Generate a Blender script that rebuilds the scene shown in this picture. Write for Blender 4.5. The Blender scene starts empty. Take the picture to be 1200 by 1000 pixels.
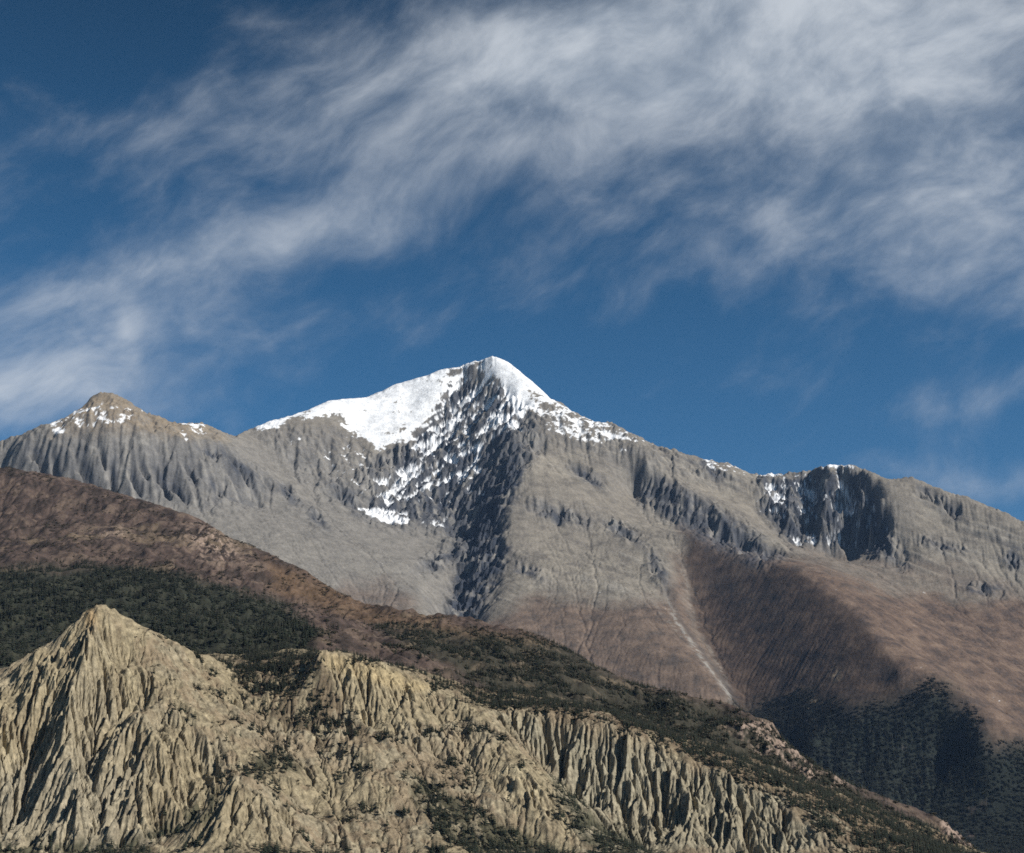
import bpy, math, random
import numpy as np

# ------------------------------------------------------------------ camera, sky, sun, exposure
SC = bpy.context.scene
COL = SC.collection
FPX, PITCH = 1648.0, math.radians(17.2)         # focal length in photo pixels (1200 wide), tilt above the horizon
SUN_EL, SUN_AZ = math.radians(33.0), math.radians(118.0)   # azimuth clockwise from +Y (view direction)
CP, SP = math.cos(PITCH), math.sin(PITCH)

cam_d = bpy.data.cameras.new('camera')
cam = bpy.data.objects.new('camera', cam_d)
COL.objects.link(cam)
cam.location = (0, 0, 0)
cam.rotation_euler = (math.radians(90) + PITCH, 0, 0)
cam_d.sensor_fit = 'HORIZONTAL'
cam_d.sensor_width = 36.0
cam_d.lens = 36.0 * FPX / 1200.0
cam_d.clip_start, cam_d.clip_end = 1.0, 60000.0
SC.camera = cam

sun_d = bpy.data.lights.new('sun', 'SUN')
sun_d.energy = 5.0
sun_d.angle = math.radians(0.5)
sun_d.color = (1.0, 0.955, 0.88)
sun = bpy.data.objects.new('sun', sun_d)
COL.objects.link(sun)
sx, sy, sz = math.cos(SUN_EL) * math.sin(SUN_AZ), math.cos(SUN_EL) * math.cos(SUN_AZ), math.sin(SUN_EL)
from mathutils import Vector
sun.rotation_euler = Vector((sx, sy, sz)).to_track_quat('Z', 'Y').to_euler()

SC.view_settings.view_transform = 'Standard'
SC.view_settings.look = 'None'
SC.view_settings.exposure = 0.35
SC.view_settings.gamma = 1.0
SC.cycles.use_denoising = False
SC.cycles.max_bounces = 4
SC.cycles.diffuse_bounces = 2
SC.cycles.volume_bounces = 0
SC.cycles.pixel_filter_type = 'BLACKMAN_HARRIS'
SC.cycles.filter_width = 1.6


class NT:
    """Small helper that adds shader nodes."""
    def __init__(self, tree):
        self.t = tree
        tree.nodes.clear()

    def n(self, typ, **kw):
        nd = self.t.nodes.new(typ)
        for k, v in kw.items():
            setattr(nd, k, v)
        return nd

    def put(self, sock, v):
        if v is None:
            return
        if isinstance(v, bpy.types.NodeSocket):
            self.t.links.new(v, sock)
        else:
            sock.default_value = v

    def m(self, op, a, b=None, c=None, clamp=False):
        nd = self.n('ShaderNodeMath', operation=op, use_clamp=clamp)
        for s, v in zip(nd.inputs, (a, b, c)):
            self.put(s, v)
        return nd.outputs[0]

    def smooth(self, x, lo, hi, to0=0.0, to1=1.0):
        nd = self.n('ShaderNodeMapRange', interpolation_type='SMOOTHSTEP')
        for s, v in zip(nd.inputs[:5], (x, lo, hi, to0, to1)):
            self.put(s, v)
        return nd.outputs[0]

    def noise(self, vec, scale, detail=4.0, rough=0.55, dist=0.0):
        nd = self.n('ShaderNodeTexNoise')
        self.put(nd.inputs['Vector'], vec)
        for k, v in (('Scale', scale), ('Detail', detail), ('Roughness', rough), ('Distortion', dist)):
            self.put(nd.inputs[k], v)
        return nd.outputs['Fac']

    def xyz(self, x, y, z):
        nd = self.n('ShaderNodeCombineXYZ')
        for s, v in zip(nd.inputs, (x, y, z)):
            self.put(s, v)
        return nd.outputs[0]

    def mix(self, f, a, b, blend='MIX'):
        nd = self.n('ShaderNodeMix', data_type='RGBA', blend_type=blend)
        self.put(nd.inputs[0], f)
        self.put(nd.inputs[6], a)
        self.put(nd.inputs[7], b)
        return nd.outputs[2]


def build_world():
    w = bpy.data.worlds.new('World')
    SC.world = w
    w.use_nodes = True
    N = NT(w.node_tree)
    out = N.n('ShaderNodeOutputWorld')
    bg = N.n('ShaderNodeBackground')
    N.t.links.new(bg.outputs[0], out.inputs[0])
    sky = N.n('ShaderNodeTexSky', sky_type='NISHITA')
    sky.sun_disc = False
    sky.sun_elevation = SUN_EL
    sky.sun_rotation = SUN_AZ
    sky.altitude = 3500
    sky.air_density = 1.0
    sky.dust_density = 0.25
    sky.ozone_density = 1.6
    # high cirrus: a mask over the sky's directions (east = x/y, height = z/y of the view direction)
    tc = N.n('ShaderNodeTexCoord')
    sep = N.n('ShaderNodeSeparateXYZ')
    N.t.links.new(tc.outputs['Generated'], sep.inputs[0])
    dx, dy, dz = sep.outputs
    ay = N.m('MAXIMUM', N.m('ABSOLUTE', dy), 0.05)
    U = N.m('DIVIDE', dx, ay)
    V = N.m('DIVIDE', dz, ay)

    def at_uv(px, py):
        cx, cy = (px - 600) / FPX, (500 - py) / FPX
        d = CP - cy * SP
        return cx / d, (SP + cy * CP) / d
    wv = N.xyz(U, V, 0.0)
    w1 = N.m('MULTIPLY', N.m('SUBTRACT', N.noise(wv, 5.0, 2.0), 0.5), 0.10)
    w2 = N.m('MULTIPLY', N.m('SUBTRACT', N.noise(N.xyz(V, U, 3.7), 5.0, 2.0), 0.5), 0.10)
    UW, VW = N.m('ADD', U, w1), N.m('ADD', V, w2)
    # banks: centre px, half sizes px, tilt (degrees, up to the right), weight
    banks = [(280, 220, 430, 190, 16, .08), (150, 115, 230, 30, 20, .10), (940, 30, 500, 120, 6, 1.05), (640, 80, 300, 90, 10, .34), (1130, 170, 230, 130, -20, .62), (560, 150, 260, 60, 22, .10),
             (330, 258, 230, 40, 14, .55), (170, 160, 280, 60, 22, .12), (60, 345, 240, 60, 10, .42), (130, 420, 270, 50, 6, .44),
             (0, 482, 220, 44, 4, .72), (1200, 462, 210, 20, 16, .26), (1130, 562, 130, 20, 4, .42), (900, 220, 330, 90, -8, .36),
             (480, 340, 260, 30, 8, .16), (1130, 330, 230, 80, -8, .34), (150, 400, 14, 60, 8, .22), (760, 345, 60, 16, 40, .12), (360, 55, 200, 34, 24, .06)]
    tot = None
    for px, py, rx, ry, tilt, wt in banks:
        u0, v0 = at_uv(px, py)
        c, s = math.cos(math.radians(tilt)), math.sin(math.radians(tilt))
        a, b = N.m('SUBTRACT', UW, u0), N.m('SUBTRACT', VW, v0)
        p = N.m('MULTIPLY', N.m('ADD', N.m('MULTIPLY', a, c), N.m('MULTIPLY', b, s)), FPX / rx)
        q = N.m('MULTIPLY', N.m('SUBTRACT', N.m('MULTIPLY', b, c), N.m('MULTIPLY', a, s)), FPX / ry)
        g = N.m('MULTIPLY', N.m('POWER', 2.718, N.m('MULTIPLY', N.m('ADD', N.m('MULTIPLY', p, p), N.m('MULTIPLY', q, q)), -0.85)), wt)
        tot = g if tot is None else N.m('ADD', tot, g)
    tot = N.m('MINIMUM', tot, 1.05)

    def streak(tilt, stretch, scale, seed, **kw):
        c, s = math.cos(math.radians(tilt)), math.sin(math.radians(tilt))
        a = N.m('ADD', N.m('MULTIPLY', UW, c / stretch), N.m('MULTIPLY', VW, s / stretch))
        b = N.m('SUBTRACT', N.m('MULTIPLY', VW, c), N.m('MULTIPLY', UW, s))
        return N.noise(N.xyz(a, b, seed), scale, **kw)
    n1 = streak(16, 1.6, 15, 4.3, detail=8.0, rough=0.53)
    n2 = streak(40, 1.9, 40, 5.1, detail=6.0, rough=0.6)
    nn = N.m('ADD', N.m('MULTIPLY', n1, .62), N.m('MULTIPLY', n2, .38))
    x = N.m('ADD', N.m('MULTIPLY', tot, 0.95), N.m('MULTIPLY', N.m('SUBTRACT', nn, 0.5), 1.55))
    cov = N.m('MULTIPLY', N.smooth(x, 0.02, 1.36), 0.92)
    front = N.m('MULTIPLY', N.m('GREATER_THAN', dz, 0.02), N.smooth(dy, 0.0, 0.25))
    cov = N.m('MULTIPLY', cov, front)
    skyc = N.n('ShaderNodeHueSaturation')
    skyc.inputs['Hue'].default_value = 0.491
    skyc.inputs['Saturation'].default_value = 1.30
    skyc.inputs['Value'].default_value = 0.98
    N.t.links.new(sky.outputs[0], skyc.inputs['Color'])
    # at this height the sky deepens quickly towards the zenith
    deep = N.m('SUBTRACT', 1.02, N.m('MULTIPLY', N.smooth(dz, 0.28, 0.78), 0.74))
    sk = N.n('ShaderNodeVectorMath', operation='SCALE')
    N.t.links.new(skyc.outputs[0], sk.inputs[0])
    N.t.links.new(deep, sk.inputs['Scale'])
    cl = N.mix(N.smooth(nn, 0.35, 0.65), (4.6, 5.3, 6.2, 1), (7.0, 7.5, 8.1, 1))
    colr = N.mix(cov, sk.outputs[0], cl)
    N.t.links.new(colr, bg.inputs[0])
    bg.inputs[1].default_value = 0.068


build_world()

# ------------------------------------------------------------------ numeric helpers
RNG = np.random.default_rng(7)
F32 = np.float32


def _hash(ix, iy, seed):
    h = (ix.astype(np.int64) * 374761393 + iy.astype(np.int64) * 668265263 + seed * 1442695041) & 0x7fffffff
    h = ((h ^ (h >> 13)) * 1274126177) & 0x7fffffff
    return h ^ (h >> 16)


def gnoise(x, y, seed=0):
    x0, y0 = np.floor(x), np.floor(y)
    fx, fy = (x - x0).astype(F32), (y - y0).astype(F32)
    ix, iy = x0.astype(np.int64), y0.astype(np.int64)
    u = fx * fx * fx * (fx * (fx * 6 - 15) + 10)
    v = fy * fy * fy * (fy * (fy * 6 - 15) + 10)
    r = []
    for ddx, ddy in ((0, 0), (1, 0), (0, 1), (1, 1)):
        a = (_hash(ix + ddx, iy + ddy, seed) & 1023).astype(F32) * F32(2 * math.pi / 1024)
        r.append(np.cos(a) * (fx - ddx) + np.sin(a) * (fy - ddy))
    return ((r[0] * (1 - u) + r[1] * u) * (1 - v) + (r[2] * (1 - u) + r[3] * u) * v) * F32(1.5)


def fbm(x, y, scale, octv=5, gain=0.5, seed=0, ridged=False):
    t, a, s = 0, 1.0, 0.0
    f = 1.0 / scale
    for o in range(octv):
        n = gnoise(x * f + 17.3 * o, y * f - 9.1 * o, seed + o * 31)
        t = t + a * ((1 - 2 * np.abs(n)) if ridged else n)
        s += a
        a *= gain
        f *= 2.03
    return t / s


def tone(x, y, scale, octv=5, gain=0.5, seed=0):
    n = fbm(x, y, scale, octv, gain, seed)
    return n * (0.42 / (n.std() + 1e-6))


def sstep(x, lo, hi):
    t = np.clip((x - lo) / (hi - lo), 0, 1)
    return t * t * (3 - 2 * t)


def blur(a, r):
    """Separable box blur, three passes."""
    for _ in range(3):
        for ax in (0, 1):
            k = 2 * r + 1
            p = np.pad(a, [(r + 1, r) if i == ax else (0, 0) for i in (0, 1)], mode='edge')
            c = np.cumsum(p, axis=ax, dtype=np.float64)
            a = ((c[k:] - c[:-k]) if ax == 0 else (c[:, k:] - c[:, :-k])) / k
    return a.astype(F32)


def ray(px, py):
    cx, cy = (px - 600) / FPX, (500 - py) / FPX
    d = CP - cy * SP
    return cx / d, (SP + cy * CP) / d              # X/Y and Z/Y


def at(px, py, Y):
    a, b = ray(px, py)
    return (a * Y, Y, b * Y)


def to_px(X, Y, Z):
    d = Y * CP + Z * SP
    return 600 + FPX * X / d, 500 - FPX * (Z * CP - Y * SP) / d


def rbf_surface(pts, smooth=0.0, c=30.0):
    P = np.array(pts, dtype=np.float64)
    xy, z = P[:, :2], P[:, 2]
    d = np.sqrt(((xy[:, None] - xy[None]) ** 2).sum(-1) + c * c)
    n = len(P)
    A = np.zeros((n + 3, n + 3))
    A[:n, :n] = d + np.eye(n) * smooth
    A[:n, n] = 1
    A[:n, n + 1:] = xy / 1000
    A[n:, :n] = A[:n, n:].T
    w = np.linalg.solve(A, np.concatenate([z, [0, 0, 0]]))

    def f(X, Y):
        out = np.empty(X.shape, dtype=F32)
        Xf, Yf, of = X.ravel(), Y.ravel(), out.ravel()
        xs, ys, ws = xy[:, 0].astype(F32), xy[:, 1].astype(F32), w[:n].astype(F32)
        for s in range(0, Xf.size, 40000):
            q = slice(s, s + 40000)
            dd = np.sqrt((Xf[q, None] - xs) ** 2 + (Yf[q, None] - ys) ** 2 + F32(c * c))
            of[q] = dd @ ws + w[n] + w[n + 1] * Xf[q] / 1000 + w[n + 2] * Yf[q] / 1000
        return of.reshape(X.shape)
    return f


def line_pts(line, step=28.0):
    """Control polyline (px, py, Y) resampled so that creases follow it."""
    out = []
    for (a, b) in zip(line[:-1], line[1:]):
        n = max(1, int(math.hypot(b[0] - a[0], b[1] - a[1]) / step))
        for i in range(n):
            t = i / n
            out.append(at(*[a[k] + (b[k] - a[k]) * t for k in range(3)]))
    out.append(at(*line[-1]))
    return out


def dedupe(pts, dmin):
    keep = []
    for p in pts:
        if all((p[0] - q[0]) ** 2 + (p[1] - q[1]) ** 2 > dmin * dmin for q in keep):
            keep.append(p)
    return keep


def fan(a0, a1, n, ys):
    a = np.linspace(a0, a1, n, dtype=F32)
    ys = np.asarray(ys, dtype=F32)
    return a[None, :] * ys[:, None], np.repeat(ys[:, None], n, 1)


def flow_erode(h, X, Y, F, iters, m=0.5, area0=1.0, kmask=None):
    """Stream-power incision on the grid (steepest-descent receivers, solved level by level)."""
    R, C = h.shape
    n = R * C
    idx = np.arange(n).reshape(R, C)
    cell = (np.gradient(X, axis=1) * np.gradient(Y, axis=0)).astype(F32)
    h = h.astype(np.float64).copy()
    nb = [(-1, -1), (-1, 0), (-1, 1), (0, -1), (0, 1), (1, -1), (1, 0), (1, 1)]
    dist = {}
    ins = (slice(1, -1), slice(1, -1))
    for dr, dc in nb:
        o = (slice(1 + dr, R - 1 + dr), slice(1 + dc, C - 1 + dc))
        dist[(dr, dc)] = np.hypot(X[o] - X[ins], Y[o] - Y[ins])
    rg = np.random.default_rng(3)
    for it in range(iters):
        best = np.zeros((R - 2, C - 2))
        rec_in = idx[ins].copy()
        bd = np.ones((R - 2, C - 2))
        for dr, dc in nb:
            o = (slice(1 + dr, R - 1 + dr), slice(1 + dc, C - 1 + dc))
            s = (h[ins] - h[o]) / dist[(dr, dc)] * (0.55 + 0.9 * rg.random((R - 2, C - 2), dtype=F32))
            k = s > best
            best[k] = s[k]
            rec_in[k] = idx[o][k]
            bd[k] = dist[(dr, dc)][k]
        rec = idx.copy()
        rec[ins] = rec_in
        D = np.ones((R, C))
        D[ins] = bd
        rec, D = rec.ravel(), D.ravel()
        # depth of every cell in its drainage tree, by pointer jumping
        depth = (rec != np.arange(n)).astype(np.int32)
        p = rec.copy()
        for _ in range(14):
            depth = depth + depth[p]
            p2 = p[p]
            if (p2 == p).all():
                break
            p = p2
        order = np.argsort(depth, kind='stable')
        cuts = np.searchsorted(depth[order], np.arange(depth.max() + 2))
        A = cell.ravel().astype(np.float64).copy()
        for lv in range(depth.max(), 0, -1):
            q = order[cuts[lv]:cuts[lv + 1]]
            np.add.at(A, rec[q], A[q])
        f = F * (A / area0) ** m / D
        if kmask is not None:
            f = f * kmask.ravel()
        hf = h.ravel()
        for lv in range(1, depth.max() + 1):
            q = order[cuts[lv]:cuts[lv + 1]]
            hf[q] = (hf[q] + f[q] * hf[rec[q]]) / (1 + f[q])
        h = hf.reshape(R, C)
    return h.astype(F32)


def talus(h, X, Y, smax, iters, rate=0.25, mask=None):
    dx = np.gradient(X, axis=1)
    dy = np.gradient(Y, axis=0)
    for _ in range(iters):
        d = np.zeros_like(h)
        for ax, dd in ((0, dy), (1, dx)):
            g = np.diff(h, axis=ax)
            L = (dd[:-1] if ax == 0 else dd[:, :-1])
            ex = np.sign(g) * np.maximum(np.abs(g) - smax * L, 0) * rate
            if ax == 0:
                d[:-1] += ex
                d[1:] -= ex
            else:
                d[:, :-1] += ex
                d[:, 1:] -= ex
        h = h + (d if mask is None else d * mask)
    return h


def grid_sample(a, r, c):
    R, C = a.shape
    r = np.clip(r, 0, R - 1.001)
    c = np.clip(c, 0, C - 1.001)
    r0, c0 = r.astype(np.int32), c.astype(np.int32)
    fr, fc = r - r0, c - c0
    return (a[r0, c0] * (1 - fr) * (1 - fc) + a[r0 + 1, c0] * fr * (1 - fc) + a[r0, c0 + 1] * (1 - fr) * fc + a[r0 + 1, c0 + 1] * fr * fc)


def flow_lines(noise, h, X, Y, length, steps):
    """Noise averaged along the fall line of h: streaks that run straight downhill."""
    dx, dy = np.gradient(X, axis=1), np.gradient(Y, axis=0)
    gr, gc = np.gradient(h, axis=0) / dy, np.gradient(h, axis=1) / dx
    l = np.sqrt(gr * gr + gc * gc) + 1e-4
    vr, vc = (gr / l / dy).astype(F32), (gc / l / dx).astype(F32)   # cells per metre
    R, C = h.shape
    rr, cc = np.meshgrid(np.arange(R, dtype=F32), np.arange(C, dtype=F32), indexing='ij')
    acc = noise.copy()
    st = length / steps
    for sg in (1, -1):
        r, c = rr.copy(), cc.copy()
        for k in range(steps // 2):
            a, b = grid_sample(vr, r, c), grid_sample(vc, r, c)
            r = r + sg * st * a
            c = c + sg * st * b
            acc = acc + grid_sample(noise, r, c)
    acc = acc - acc.mean()
    return (acc / (acc.std() + 1e-6)).astype(F32)


def slope_of(h, X, Y):
    gy = np.gradient(h, axis=0) / np.gradient(Y, axis=0)
    gx = np.gradient(h, axis=1) / np.gradient(X, axis=1)
    return gx, gy, np.sqrt(gx * gx + gy * gy)


def inside(px, py, poly, soft):
    """Soft zone: 1 inside the polygon, 0 outside, over `soft` photo pixels."""
    P = np.array(poly, dtype=F32)
    ins = np.zeros(px.shape, dtype=bool)
    d = np.full(px.shape, 1e9, dtype=F32)
    for (x0, y0), (x1, y1) in zip(P, np.roll(P, -1, axis=0)):
        ex, ey = x1 - x0, y1 - y0
        t = np.clip(((px - x0) * ex + (py - y0) * ey) / (ex * ex + ey * ey + 1e-6), 0, 1)
        d = np.minimum(d, (px - x0 - t * ex) ** 2 + (py - y0 - t * ey) ** 2)
        c = ((y0 > py) != (y1 > py)) & (px < ex * (py - y0) / (ey if abs(ey) > 1e-6 else 1e-6) + x0)
        ins ^= c
    d = np.sqrt(d)
    return sstep(np.where(ins, d, -d), -soft, soft).astype(F32)


def blob(px, py, x, y, rx, ry, tilt=0):
    c, s = math.cos(math.radians(tilt)), math.sin(math.radians(tilt))
    a, b = ((px - x) * c - (py - y) * s) / rx, ((py - y) * c + (px - x) * s) / ry
    return np.exp(-(a * a + b * b)).astype(F32)


def fit_skyline(h, X, Y, line, ridge, width, rough, seed):
    """Bring the crest back to the traced skyline after the erosion, with a little roughness."""
    ab = [ray(p[0], p[1]) for p in line]
    a = (X / Y)[0]
    o = np.argsort([q[0] for q in ab])
    tgt = np.interp(a, np.array([q[0] for q in ab])[o], np.array([q[1] for q in ab])[o])
    tgt = tgt + rough / FPX * 3 * fbm(a * 70, a * 0 + seed, 1.0, 5, .7, seed)
    lo, hi = min(q[0] for q in ab), max(q[0] for q in ab)
    for _ in range(4):
        E = (h / Y).max(axis=0)
        d = np.where((a > lo) & (a < hi), tgt - E, 0)
        k = 18
        ds = np.convolve(np.pad(d, k, mode='edge'), np.hanning(2 * k + 3)[1:-1] / np.hanning(2 * k + 3).sum(), mode='valid')
        h = h + (ds[None, :] * ridge * np.exp(-((Y - ridge) / width) ** 2) + (d - ds)[None, :] * ridge * np.exp(-((Y - ridge) / (width * .16)) ** 2)).astype(F32)
    return h


def lerp(col, new, w):
    return col + (np.asarray(new, dtype=F32) - col) * w[..., None]


def grid_mesh(name, X, Y, Z, colr, keep, mat, snow=None):
    R, C = Z.shape
    v = np.stack([X, Y, Z], -1).reshape(-1, 3).astype(F32)
    i = np.arange(R * C).reshape(R, C)
    q = np.stack([i[:-1, :-1], i[:-1, 1:], i[1:, 1:], i[1:, :-1]], -1)
    kq = keep[:-1, :-1] & keep[1:, 1:] & keep[:-1, 1:] & keep[1:, :-1]
    q = q[kq].reshape(-1, 4)
    used = np.zeros(R * C, dtype=bool)
    used[q.ravel()] = True
    new = np.cumsum(used) - 1
    q = new[q]
    me = bpy.data.meshes.new(name)
    v = v[used]
    me.vertices.add(len(v))
    me.vertices.foreach_set('co', v.ravel())
    me.loops.add(q.size)
    me.loops.foreach_set('vertex_index', q.ravel().astype(np.int32))
    me.polygons.add(len(q))
    me.polygons.foreach_set('loop_start', np.arange(0, q.size, 4, dtype=np.int32))
    me.polygons.foreach_set('loop_total', np.full(len(q), 4, dtype=np.int32))
    me.update(calc_edges=True)
    me.polygons.foreach_set('use_smooth', np.ones(len(q), dtype=bool))
    at_ = me.color_attributes.new('ground_colour', 'FLOAT_COLOR', 'POINT')
    c4 = np.ones((len(v), 4), dtype=F32)
    c4[:, :3] = np.clip(colr.reshape(-1, 3)[used], 0.004, 0.95)
    at_.data.foreach_set('color', c4.ravel())
    me.materials.append(mat)
    o = bpy.data.objects.new(name, me)
    COL.objects.link(o)
    return o


def tag(o, label=None, cat=None, group=None, kind=None):
    for k, v in (('label', label), ('category', cat), ('group', group), ('kind', kind)):
        if v:
            o[k] = v
    return o


def earth_material(name, scale, amount, bump, bscale, rough=0.95):
    """Ground colour from the mesh, broken up by procedural noise, with a fine bump."""
    mt = bpy.data.materials.new(name)
    mt.use_nodes = True
    N = NT(mt.node_tree)
    out = N.n('ShaderNodeOutputMaterial')
    bs = N.n('ShaderNodeBsdfPrincipled')
    bs.inputs['Roughness'].default_value = rough
    bs.inputs['Specular IOR Level'].default_value = 0.15
    N.t.links.new(bs.outputs[0], out.inputs[0])
    ca = N.n('ShaderNodeVertexColor', layer_name='ground_colour')
    geo = N.n('ShaderNodeNewGeometry')
    n1 = N.noise(geo.outputs['Position'], scale, 6.0, 0.62)
    n2 = N.noise(geo.outputs['Position'], scale * 5.3, 4.0, 0.6)
    f = N.m('ADD', N.smooth(n1, 0.25, 0.75, 1 - amount, 1 + amount), N.smooth(n2, 0.3, 0.7, -amount * .6, amount * .6))
    mul = N.n('ShaderNodeVectorMath', operation='SCALE')
    N.t.links.new(ca.outputs[0], mul.inputs[0])
    N.t.links.new(f, mul.inputs['Scale'])
    N.t.links.new(mul.outputs[0], bs.inputs['Base Color'])
    bp = N.n('ShaderNodeBump')
    bp.inputs['Strength'].default_value = 1.0
    bp.inputs['Distance'].default_value = bump
    N.t.links.new(N.noise(geo.outputs['Position'], bscale, 5.0, 0.65), bp.inputs['Height'])
    N.t.links.new(bp.outputs[0], bs.inputs['Normal'])
    return mt

# ------------------------------------------------------------------ the far massif
def below(p, dy, drop):
    return (p[0] * (p[1] + dy) / p[1], p[1] + dy, p[2] - drop)


SKY = [(-200, 560, 6300), (-80, 525, 6600), (0, 517, 6600), (40, 502, 6650), (75, 490, 6700), (95, 478, 6780), (110, 463, 6800), (120, 459, 6800), (140, 464, 6820),
       (165, 480, 6880), (185, 488, 6940), (205, 496, 7000), (235, 494, 7060), (250, 503, 7120), (275, 510, 7200), (300, 500, 7500), (330, 490, 7600),
       (360, 481, 7720), (385, 470, 7820), (410, 467, 7900), (430, 466, 7960), (465, 450, 8020), (500, 440, 8050), (515, 434, 8060), (535, 431, 8060),
       (555, 424, 8040), (577, 417, 8000), (595, 424, 7960), (615, 440, 7900), (635, 457, 7840), (645, 467, 7800), (670, 480, 7740), (690, 492, 7700), (715, 495, 7650),
       (740, 508, 7600), (765, 519, 7560), (795, 530, 7500), (820, 536, 7480), (850, 542, 7480), (880, 555, 7500), (910, 556, 7460), (945, 552, 7350),
       (970, 545, 7200), (1000, 545, 7080), (1012, 550, 7050), (1040, 561, 7000), (1070, 560, 6950), (1100, 572, 6880), (1140, 585, 6780),
       (1180, 602, 6660), (1200, 612, 6600), (1280, 645, 6400), (1400, 700, 6200)]

MASSIF = [
    # left peak: plateau rim, cliff foot, scree
    [(0, 545, 6480), (30, 512, 6480), (75, 508, 6450), (120, 508, 6450), (170, 514, 6520), (225, 520, 6640), (262, 532, 6740), (290, 560, 6700)],
    [(-100, 600, 6280), (0, 578, 6330), (60, 570, 6300), (120, 580, 6280), (180, 590, 6300), (240, 585, 6380), (290, 600, 6460)],
    [(-100, 680, 5600), (100, 660, 5600), (250, 650, 5750), (350, 665, 5800)],
    # centre left slopes under the snow field
    [(310, 540, 7100), (360, 545, 7230), (400, 530, 7430)],
    [(300, 590, 6650), (360, 600, 6680), (420, 605, 6800)],
    [(420, 505, 7680), (455, 480, 7830), (490, 470, 7900)],
    [(400, 640, 6250), (420, 680, 5900), (430, 720, 5600)],
    [(480, 660, 6250), (500, 700, 5900), (515, 740, 5550)],
    # rib between snow field and dark face
    [(520, 440, 8010), (500, 470, 7860), (470, 510, 7640), (445, 545, 7400), (432, 580, 7130), (428, 600, 6980)],
    # central couloir and the foot of the dark face
    [(545, 440, 8010), (535, 475, 7880), (520, 520, 7640), (520, 560, 7340), (530, 595, 7080)],
    [(440, 606, 6880), (480, 608, 6930), (530, 612, 6960), (545, 615, 6880)],
    # summit spur, the crest that throws the shadow
    [(577, 419, 7990), (588, 450, 7850), (592, 480, 7640), (598, 510, 7380), (608, 536, 7120), (613, 550, 6980), (606, 568, 6860), (592, 590, 6740), (590, 620, 6540), (588, 650, 6330), (580, 690, 6050), (570, 730, 5750)],
    # shadowed gully under it
    [(570, 560, 7160), (558, 585, 7060), (550, 610, 6880), (552, 640, 6640), (548, 670, 6400), (535, 710, 6080), (520, 745, 5800)],
    # broad sunlit slope
    [(650, 540, 7180), (700, 560, 7090), (735, 552, 7240)],
    [(640, 620, 6560), (700, 640, 6430), (760, 660, 6260)],
    [(620, 700, 5900), (690, 720, 5750), (740, 740, 5520)],
    [(620, 770, 5350), (690, 790, 5230), (760, 800, 5120), (820, 830, 4960)],
    # diagonal rock step
    [(735, 550, 7260), (765, 562, 7160), (800, 585, 6950), (835, 602, 6820), (870, 622, 6680), (912, 648, 6500)],
    [(742, 572, 7200), (780, 598, 6960), (820, 622, 6760), (860, 640, 6600), (905, 656, 6480)],
    # stream channel on the sunlit slope, and the deep valley that parts it from the brown spur
    [(770, 660, 6200), (778, 690, 5980), (790, 725, 5720), (808, 755, 5480), (830, 785, 5240), (850, 812, 5060)],
    [(775, 640, 6440), (792, 680, 6100), (800, 720, 5800)],
    [(796, 628, 6560), (802, 655, 6360), (805, 690, 6120), (812, 722, 5900), (826, 752, 5680), (850, 795, 5360), (876, 842, 5010), (920, 902, 4700), (960, 952, 4450), (1000, 1002, 4240)],
    # brown spur crest
    [(800, 622, 6560), (840, 640, 6380), (880, 652, 6180), (920, 664, 5950), (960, 688, 5650), (1000, 716, 5320), (1030, 748, 5040), (1055, 786, 4780), (1085, 812, 4620), (1120, 820, 4580), (1140, 835, 4520), (1148, 860, 4420)],
    # its shaded face
    [(1032, 798, 4800), (1000, 820, 4720), (955, 848, 4740)],
    [(930, 874, 4660), (980, 874, 4620), (1040, 874, 4560), (1100, 886, 4500)],
    [(960, 930, 4480), (1040, 940, 4400), (1100, 950, 4320), (1150, 960, 4250), (1220, 960, 4200)],
    # sunlit flank right of the spur
    [(980, 660, 6320), (1050, 700, 6020), (1120, 740, 5680), (1200, 780, 5380), (1300, 830, 5100)],
    [(1080, 770, 5080), (1130, 800, 4900), (1200, 850, 4640), (1300, 900, 4500)],
    # right cirque
    [(1005, 553, 7020), (1018, 580, 6860), (1034, 610, 6700), (1046, 634, 6570), (1054, 655, 6450)],
    [(890, 585, 7160), (905, 610, 7040), (925, 634, 6860), (960, 640, 6840), (1000, 638, 6820), (1030, 645, 6720)],
    [(936, 558, 7330), (933, 590, 7120), (930, 618, 6950)],
    [(976, 556, 7110), (969, 590, 6960), (964, 622, 6830)],
    [(952, 572, 7330), (950, 605, 7110), (947, 628, 6960)],
    [(994, 572, 7130), (990, 610, 6960)],
    [(830, 570, 7200), (860, 590, 7030), (895, 620, 6850)],
    [(1100, 610, 6680), (1150, 650, 6420), (1200, 680, 6220)],
    [(1080, 650, 6420), (1130, 680, 6220), (1200, 720, 5950), (1300, 770, 5700)],
]


# deep slots in the left cliff: centre px, half length and half width px, tilt
SLOTS = [(65, 543, 17, 4, -80), (102, 549, 25, 6.5, -64), (133, 555, 19, 3.5, -78), (157, 560, 17, 3, -60), (168, 547, 13, 3, -70), (190, 562, 22, 4, -62),
         (207, 572, 15, 3.5, -50), (252, 570, 14, 4, -45), (280, 547, 24, 4, -48), (146, 592, 9, 4, -80), (45, 530, 14, 5, -40), (120, 530, 14, 3, -75), (222, 552, 12, 3, -60)]

FOREST_CORNER = [(850, 838), (930, 818), (1000, 830), (1060, 812), (1108, 805), (1148, 845), (1165, 872), (1260, 868), (1400, 1100), (850, 1100)]

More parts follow.
